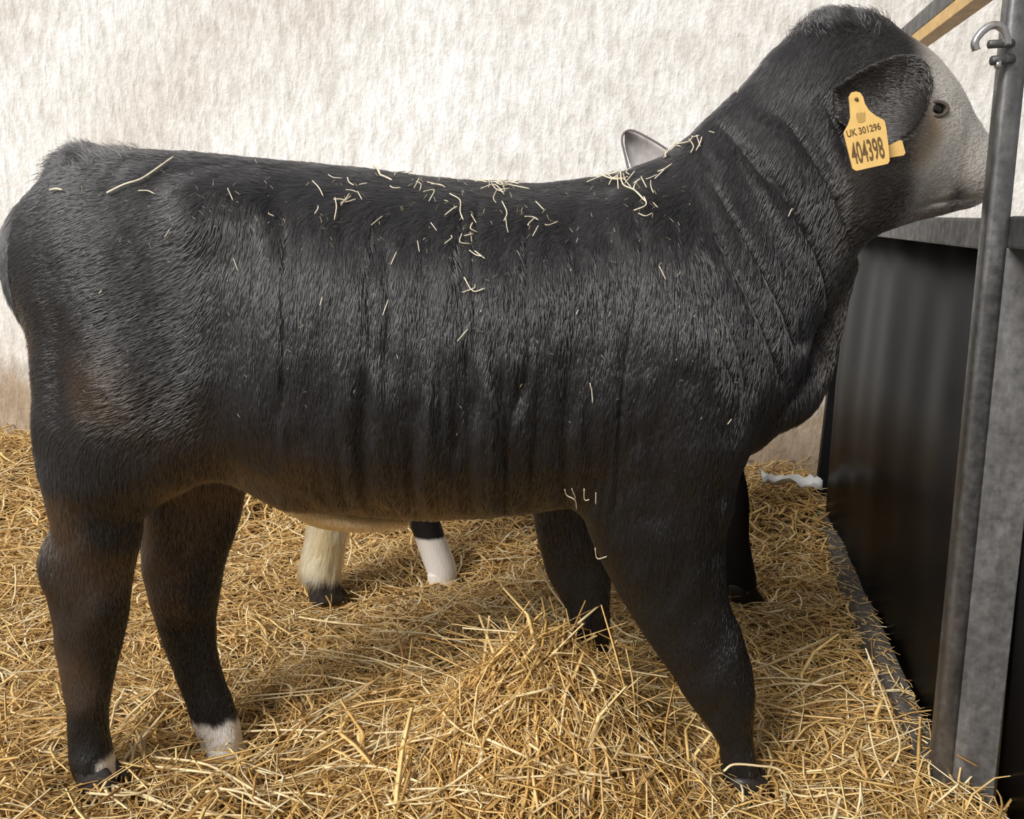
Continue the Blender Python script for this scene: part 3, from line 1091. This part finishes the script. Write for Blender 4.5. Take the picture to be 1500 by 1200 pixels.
# rails
bpart('top_rail', box_bm(-0.022, 0.022, 0.028, 1.80, 1.000, 1.052, 0.005), M_DARKST)
bpart('top_rail', box_bm(0.006, 0.095, -1.6, -0.012, 1.004, 1.056, 0.005), M_DARKST)
ur = bpart('upper_rail', box_bm(-0.020, 0.020, -1.6, 1.90, 1.462, 1.500, 0.004), M_DARKST)
bt = box_bm(-0.020, 0.016, -1.6, 1.90, 1.434, 1.461, 0.002)
bpart('batten', bt, M_WOOD)
# far post by the wall, leaning a little
bm = box_bm(-0.025, 0.02, 1.76, 1.81, -0.03, 1.60, 0.004)
for v_ in bm.verts:
    v_.co += Vector(UD * 0.032 * (v_.co.z / 0.7))
bpart('post', bm, M_PANEL)


# black sheets, slightly bowed so that they carry vertical ridges
def sheet(v0, v1, z0, z1, lean=0.0, u0=0.014):
    n = 70
    bm = bmesh.new()
    rows = []
    for i in range(n + 1):
        v = v0 + (v1 - v0) * i / n
        t = (v - v0) / (v1 - v0)
        col = []
        for z in (z0, (z0 + z1) * 0.5, z1):
            bow = 0.004 * math.sin(v * 9) + 0.0022 * math.sin(v * 23 + 1.3) + 0.010 * math.sin((z - z0) / (z1 - z0) * math.pi)
            u = u0 - bow + lean * t * (z - z1) * -1
            col.append((bm.verts.new(room(u - lean * t * (z1 - z) * 2, v, z)), bm.verts.new(room(u + 0.012 - lean * t * (z1 - z) * 2, v, z))))
        rows.append(col)
    for a, b in zip(rows[:-1], rows[1:]):
        for k in range(2):
            bm.faces.new((a[k][0], b[k][0], b[k + 1][0], a[k + 1][0]))
            bm.faces.new((a[k][1], a[k + 1][1], b[k + 1][1], b[k][1]))
        bm.faces.new((a[0][0], a[0][1], b[0][1], b[0][0]))
        bm.faces.new((a[2][0], b[2][0], b[2][1], a[2][1]))
    for r in (rows[0], rows[-1]):
        for k in range(2):
            bm.faces.new((r[k][0], r[k + 1][0], r[k + 1][1], r[k][1]))
    bmesh.ops.recalc_face_normals(bm, faces=bm.faces[:])
    return bm


bpart('panel', sheet(0.03, 1.55, 0.03, 1.005, 0.03), M_PANEL, True)
bpart('panel', sheet(-1.6, -0.005, -0.02, 1.008, 0.0, 0.090), M_PANEL, True)
# kick rail along the foot
bpart('kick_rail', box_bm(-0.045, 0.0, 0.03, 1.80, -0.03, 0.058, 0.006), M_KERB)

# hook on the post
hp = [at(x, y, -0.135) for x, y in [(1430, 74), (1428, 62), (1436, 49), (1448, 39), (1460, 37), (1470, 44), (1474, 54), (1476, 66)]]
V, Fc = tube(catmull(hp, 5), 0.0062, 12)
hk = mesh_obj('hook', V, Fc, M_CHROME)
attach(hk, bar)
for (x0, y0, x1, y1, rr) in ((1449, 65, 1482, 63, 0.0065), (1453, 89, 1482, 86, 0.0075)):
    V, Fc = tube([at(x0 - 2, y0, -0.133), at(x0, y0, -0.133), at((x0 + x1) / 2, (y0 + y1) / 2, -0.130), at(x1, y1, -0.118)], [rr * .6, rr, rr, rr], 12)
    o = mesh_obj('lug', V, Fc, M_DARKST)
    attach(o, bar)
V, Fc = tube([at(1462, 89, -0.133), at(1461, 97, -0.133), at(1460.5, 101, -0.133)], [0.006, 0.0055, 0.003], 10)
o = mesh_obj('bolt', V, Fc, M_CHROME)
attach(o, bar)

# ------------------------------------------------------------------ straw
def straw_mesh(pos, L, head, pitch, curve, rad, kink=None, sides=3, seg=4):
    """pos (n,3) centre; returns verts, quads of n bent stalks"""
    n = len(pos)
    d = np.stack([np.cos(head) * np.cos(pitch), np.sin(head) * np.cos(pitch), np.sin(pitch)], -1)
    lat = np.stack([-np.sin(head), np.cos(head), np.zeros(n)], -1)
    upv = np.cross(d, lat) * -1
    upv = np.where(upv[:, 2:3] < 0, -upv, upv)
    V = np.zeros((n, seg + 1, sides, 3))
    for i in range(seg + 1):
        u = i / seg - 0.5
        c = pos + d * (L * u)[:, None] + lat * (curve * (u * u - 0.08) * L)[:, None] - upv * (np.abs(curve) * 0.4 * (u * u) * L)[:, None]
        if kink is not None:
            c = c + lat * (kink * np.maximum(0, u - 0.1) * L)[:, None]
        for k in range(sides):
            t = 2 * math.pi * k / sides + 0.5
            V[:, i, k] = c + (lat * math.cos(t) + upv * math.sin(t) * 0.55) * (rad * (1.0 if 0 < i < seg else 0.75))[:, None]
    base = (np.arange(n) * (seg + 1) * sides)[:, None]
    q = []
    for i in range(seg):
        for k in range(sides):
            k2 = (k + 1) % sides
            q.append([i * sides + k, i * sides + k2, (i + 1) * sides + k2, (i + 1) * sides + k])
    Q = (base[:, :, None] + np.array(q)[None]).reshape(-1, 4)
    return V.reshape(-1, 3), Q


def scatter(n, xr, yr, lmean, zspread, pitch_s, rad):
    x = RNG.uniform(*xr, n)
    y = RNG.uniform(*yr, n)
    v = (x - P0[0]) * VD[0] + (y - P0[1]) * VD[1]
    u = (x - P0[0]) * UD[0] + (y - P0[1]) * UD[1]
    ok = (v < WALL_V - 0.03) & (u < -0.03)
    ok |= (u >= -0.03) & (v < -0.05) & (u < 0.065)
    x, y = x[ok], y[ok]
    n = len(x)
    L = lmean * np.exp(RNG.normal(0, 0.45, n))
    L = np.clip(L, 0.02, 0.30)
    z = ground_z(x, y) + RNG.random(n) ** 1.6 * zspread - 0.012
    head = RNG.uniform(0, 2 * math.pi, n)
    # lie along the slope of the ground
    e = 0.02
    sl = (ground_z(x + e * np.cos(head), y + e * np.sin(head)) - ground_z(x - e * np.cos(head), y - e * np.sin(head))) / (2 * e)
    pitch = np.arctan(sl) + RNG.normal(0, pitch_s, n)
    curve = RNG.normal(0, 0.95, n)
    kink = np.where(RNG.random(n) < 0.4, RNG.normal(0, 1.0, n), 0)
    r = rad * np.exp(RNG.normal(0, 0.35, n))
    return straw_mesh(np.stack([x, y, z], -1), L, head, pitch, curve, r, kink)


def rail_litter(n):
    u, v = RNG.uniform(-0.075, 0.0, n), RNG.uniform(0.05, 1.75, n)
    p = P0[None] + UD[None] * u[:, None] + VD[None] * v[:, None]
    p[:, 2] = 0.061 + RNG.random(n) * 0.006
    return straw_mesh(p, 0.03 * np.exp(RNG.normal(0, 0.6, n)), RNG.normal(math.pi / 2 - YAW, 0.9, n), RNG.normal(0, 0.12, n), RNG.normal(0, 0.25, n), 0.0013 * np.exp(RNG.normal(0, 0.35, n)), np.zeros(n))


parts = [scatter(20000, (-1.15, 1.15), (-0.42, 0.35), 0.085, 0.060, 0.30, 0.0015),
         scatter(6500, (-1.15, 1.15), (-0.42, 0.35), 0.15, 0.078, 0.36, 0.0025),
         scatter(24000, (-2.2, 1.3), (0.35, 1.3), 0.10, 0.055, 0.22, 0.0022),
         scatter(18000, (-3.0, 1.6), (1.3, 2.7), 0.12, 0.06, 0.25, 0.0030),
         rail_litter(300),
         scatter(4500, (-2.3, -1.15), (-0.42, 0.35), 0.13, 0.06, 0.25, 0.0030),
         scatter(6000, (-2.0, 1.0), (-1.2, -0.42), 0.14, 0.06, 0.25, 0.0034),
         scatter(1500, (-1.1, 1.1), (-0.42, 0.2), 0.21, 0.085, 0.30, 0.0032),
         scatter(6000, (-0.30, 0.45), (-0.25, 0.20), 0.11, 0.055, 0.30, 0.0020)]
off = 0
VV, QQ = [], []
for v_, q_ in parts:
    VV.append(v_)
    QQ.append(q_ + off)
    off += len(v_)
bed = mesh_obj('straw_bedding', np.vstack(VV), np.vstack(QQ), M_STRAW, None, False)
tag(bed, 'deep loose golden straw bedding covering the pen floor', 'straw', None, 'stuff')


# single stalks that stand out
def stalk(pts, r, label, group, mat=M_STALK, name='straw_stalk', flat=0.6):
    path = catmull(pts, 4)
    n = len(path)
    rr = np.full(n, r)
    rr[-1] *= 0.6
    V, Fc = tube(path, rr, 6)
    o = mesh_obj(name, V, Fc, mat)
    tag(o, label, 'straw stalk', group)
    return o


def gpt(px, py, lift):
    """point over the bedding seen at this place of the drawing"""
    z = 0.0
    for _ in range(14):
        p = at_z(px, py, z + lift)
        z = 0.5 * z + 0.5 * float(ground_z(p[0], p[1]))
    return at_z(px, py, z + lift)


LONG = [([(575, 940), (640, 900), (690, 850), (712, 826)], 'thick straw stalk slanting up out of the bedding below the belly'),
        ([(1285, 1150), (1318, 1100), (1302, 1040), (1268, 950)], 'tall bent straw stalk leaning against the kick rail'),
        ([(1300, 1148), (1282, 1105), (1272, 1062)], 'short upright straw stalk beside the barrier post foot'),
        ([(1060, 1130), (1075, 1120), (1110, 1122), (1142, 1128), (1160, 1155), (1150, 1190)], 'kinked straw stalk arched over the unburied black fore hoof'),
        ([(785, 810), (800, 850), (820, 880), (850, 915), (900, 960), (980, 1030)], 'long pale straw stalk leaning on the fore leg behind the straw heap'),
        ([(150, 1105), (163, 1060), (170, 1030), (180, 1020)], 'straw stalk standing upright against the hind pastern with a white toe patch'),
        ([(60, 1100), (90, 1065), (118, 1060)], 'straw stalk lying behind the heel of the dark hind hoof'),
        ([(1352, 1192), (1385, 1165), (1405, 1148)], 'straw stalk propped on the foot of the barrier post')]
for pts, lab in LONG:
    n = len(pts)
    P = [gpt(x, y, 0.055) for x, y in pts]
    if 'leaning' in lab or 'upright' in lab or 'propped' in lab or 'arched' in lab:
        y0 = min(gpt(*pts[0], 0.03)[1], gpt(*pts[-1], 0.03)[1])
        P = [at(x, y, y0 + 0.02 * i / n) for i, (x, y) in enumerate(pts)]
    stalk(P, 0.0021, lab, None)
r2 = random.Random(5)
for i in range(64):
    px, py = r2.uniform(10, 1290), r2.uniform(900, 1190)
    if 40 < px < 200 and py < 1150 or 205 < px < 360 and py < 1120 or 960 < px < 1120:
        continue
    a = r2.uniform(-0.9, 0.9)
    Lp = r2.uniform(45, 120)
    bend = r2.uniform(-18, 18)
    pts = [(px - Lp * math.cos(a), py - Lp * math.sin(a) * 0.6), (px, py + bend), (px + Lp * math.cos(a), py + Lp * math.sin(a) * 0.6)]
    if min(p[0] for p in pts) < -20 or max(p[0] for p in pts) > 1300:
        continue
    P = [gpt(x, y, 0.056 + r2.uniform(-0.006, 0.012)) for x, y in pts]
    where = ('beside the dark hind hoof of the tagged calf' if px < 230 else 'between the hind feet and the straw heap' if px < 520 else
             'on the straw heap under the belly' if px < 960 and py < 1080 else 'in front of the straw heap' if px < 960 else
             'between the fore hoof and the barrier')
    stalk(P, r2.uniform(0.0017, 0.0028), 'long pale straw stalk lying loose ' + where, 'loose straw stalks ' + where)

# straw caught on the coat
BITS = [([(160, 287), (185, 275), (210, 267), (235, 250), (255, 236)], 0.0020, 'long pale straw stalk lying on the calf rump'),
        ([(78, 283), (88, 281), (96, 283)], 0.0020, None), ([(205, 283), (218, 283), (230, 288)], 0.0010, None),
        ([(547, 246), (553, 254), (556, 262)], 0.0026, None), ([(556, 262), (566, 266), (574, 270)], 0.0018, None),
        ([(458, 270), (468, 280), (474, 292)], 0.0010, None), ([(492, 294), (494, 308), (490, 326)], 0.0011, None), ([(500, 305), (512, 288)], 0.0009, None),
        ([(524, 285), (531, 297)], 0.0009, None), ([(625, 272), (650, 278)], 0.0009, None), ([(620, 286), (636, 284), (628, 300)], 0.0010, None),
        ([(658, 289), (672, 298), (677, 314), (680, 326)], 0.0012, None), ([(650, 298), (656, 300)], 0.0009, None), ([(690, 318), (694, 330)], 0.0009, None),
        ([(700, 262), (722, 258), (745, 266)], 0.0014, None), ([(704, 282), (724, 276), (738, 290)], 0.0012, None), ([(745, 276), (775, 282)], 0.0011, None),
        ([(735, 300), (742, 316), (738, 328)], 0.0010, None), ([(785, 300), (796, 312)], 0.0009, None), ([(672, 345), (676, 358), (696, 360)], 0.0010, None),
        ([(690, 344), (696, 358)], 0.0009, None), ([(700, 370), (709, 382)], 0.0010, None), ([(780, 350), (790, 334)], 0.0009, None),
        ([(682, 408), (690, 428), (710, 424)], 0.0011, None), ([(680, 430), (692, 424), (700, 418)], 0.0009, None), ([(668, 500), (686, 482)], 0.0009, None),
        ([(558, 462), (572, 440)], 0.0009, None), ([(575, 390), (582, 372)], 0.0009, None), ([(470, 448), (474, 436)], 0.0009, None),
        ([(612, 356), (614, 372)], 0.0008, None), ([(632, 330), (640, 342)], 0.0008, None), ([(860, 272), (880, 264), (900, 256)], 0.0012, None),
        ([(880, 262), (900, 268), (915, 266)], 0.0016, None), ([(910, 250), (913, 276), (930, 284), (945, 300)], 0.0016, None),
        ([(905, 262), (907, 282)], 0.0012, None), ([(926, 312), (945, 304), (942, 292)], 0.0013, None), ([(934, 316), (946, 320), (954, 316)], 0.0010, None),
        ([(940, 264), (946, 280)], 0.0011, None), ([(974, 236), (984, 222), (998, 210)], 0.0011, None), ([(990, 216), (1010, 212), (1018, 204)], 0.0012, None),
        ([(1012, 208), (1018, 218), (1013, 228)], 0.0011, None), ([(1022, 202), (1027, 218)], 0.0009, None), ([(964, 256), (974, 252), (986, 244)], 0.0012, None),
        ([(955, 300), (962, 308)], 0.0008, None), ([(964, 392), (976, 412)], 0.0009, None), ([(1040, 196), (1048, 198)], 0.0008, None),
        ([(1082, 140), (1086, 132)], 0.0009, None), ([(828, 712), (834, 722), (842, 728), (846, 742)], 0.0011, None), ([(840, 712), (843, 726)], 0.0009, None),
        ([(853, 712), (858, 728), (864, 728)], 0.0010, None), ([(874, 718), (876, 736)], 0.0009, None), ([(876, 800), (880, 816), (892, 812)], 0.0011, None),
        ([(1152, 318), (1156, 308), (1164, 306)], 0.0009, None), ([(1062, 620), (1068, 612)], 0.0008, None), ([(862, 560), (866, 572), (868, 590)], 0.0008, None),
        ([(334, 280), (342, 296)], 0.0008, None), ([(392, 316), (402, 320)], 0.0009, None), ([(244, 348), (252, 336)], 0.0008, None),
        ([(345, 380), (351, 398)], 0.0007, None), ([(148, 430), (152, 426)], 0.0010, None)]


def on_coat(px, py, lift):
    h_, n_ = hit(px, py)
    if h_ is None:
        for dy in (4, 8, 12, 18):
            h_, n_ = hit(px, py + dy)
            if h_ is not None:
                break
    if h_ is None:
        return None
    return np.array(h_) + np.array(n_) * lift


rb = random.Random(21)
for (cx_, cy_, sx_, sy_, n_) in ((912, 264, 26, 9, 15), (728, 272, 24, 8, 12), (620, 275, 70, 10, 10), (990, 226, 26, 10, 6), (700, 320, 60, 28, 10), (500, 290, 50, 22, 8)):
    for _ in range(n_):
        x_, y_ = rb.gauss(cx_, sx_), rb.gauss(cy_, sy_)
        a_, l_ = rb.uniform(0, math.pi), rb.uniform(5, 12)
        k_ = rb.uniform(-5, 5)
        BITS.append(([(x_ - l_ * math.cos(a_), y_ - l_ * math.sin(a_)), (x_ + k_, y_ - k_ * 0.6), (x_ + l_ * math.cos(a_), y_ + l_ * math.sin(a_))], rb.uniform(0.0007, 0.0013), None))
for pts, r, lab in BITS:
    P = [on_coat(x, y, 0.0055 + r) for x, y in pts]
    if any(p is None for p in P):
        continue
    if len(P) == 2:
        P = [P[0], (P[0] + P[1]) / 2, P[1]]
    x_, y_ = pts[0]
    where = ('rump' if x_ < 330 else 'fore leg' if y_ > 640 else 'flank' if y_ > 340 and x_ < 850 else 'shoulder' if y_ > 340 else
             'loin' if x_ < 600 else 'middle back' if x_ < 850 else 'withers' if x_ < 960 else 'neck')
    o = stalk(P, r * 0.85, lab or 'short pale straw fragment caught on the %s of the tagged calf' % where, None if lab else 'straw fragments on the ' + where, M_BIT,
              'straw_fragment' if not lab else 'straw_stalk')

# fine chaff dust on the coat, too small to count
pp, LL, hh, pt = [], [], [], []
for i in range(330):
    if r2.random() < 0.72:
        px = r2.uniform(120, 1010)
        py = 262 + abs(r2.gauss(0, 75)) + r2.uniform(-12, 10)
    else:
        px, py = r2.uniform(80, 1080), r2.uniform(230, 640)
    h_, n_ = hit(px, py)
    if h_ is None:
        continue
    pp.append(np.array(h_) + np.array(n_) * 0.006)
    LL.append(r2.uniform(0.003, 0.010))
    hh.append(r2.choice((0.0, math.pi)) + r2.gauss(0, 0.4))
    pt.append(r2.uniform(-1.4, 1.4))
pp, LL, hh, pt = [np.array(q) for q in (pp, LL, hh, pt)]
v_, q_ = straw_mesh(pp, LL, hh, pt, RNG.normal(0, 0.5, len(pp)), np.full(len(pp), 0.0006))
ch = mesh_obj('chaff', v_, q_, M_BIT, None, False)
tag(ch, 'fine pale chaff dusted over the back of the calf', 'chaff', None, 'stuff')

# scrap of white plastic at the foot of the wall
n = 12
V, Q = [], []
c = gpt(1158, 718, 0.05)
for i in range(n):
    for j in range(n):
        s, t = i / (n - 1) - 0.5, j / (n - 1) - 0.5
        V.append(c + UD * s * 0.20 + VD * t * 0.08 + np.array([0, 0, 0.055 * float(vnoise(i * 0.9, j * 0.9, 3.3)) + 0.01]))
for i in range(n - 1):
    for j in range(n - 1):
        a = i * n + j
        Q.append((a, a + 1, a + n + 1, a + n))
sc = mesh_obj('plastic_scrap', V, Q, M_SCRAP)
md = sc.modifiers.new('thick', 'SOLIDIFY')
md.thickness = 0.002
tag(sc, 'crumpled scrap of white plastic on the straw at the wall foot', 'plastic scrap')
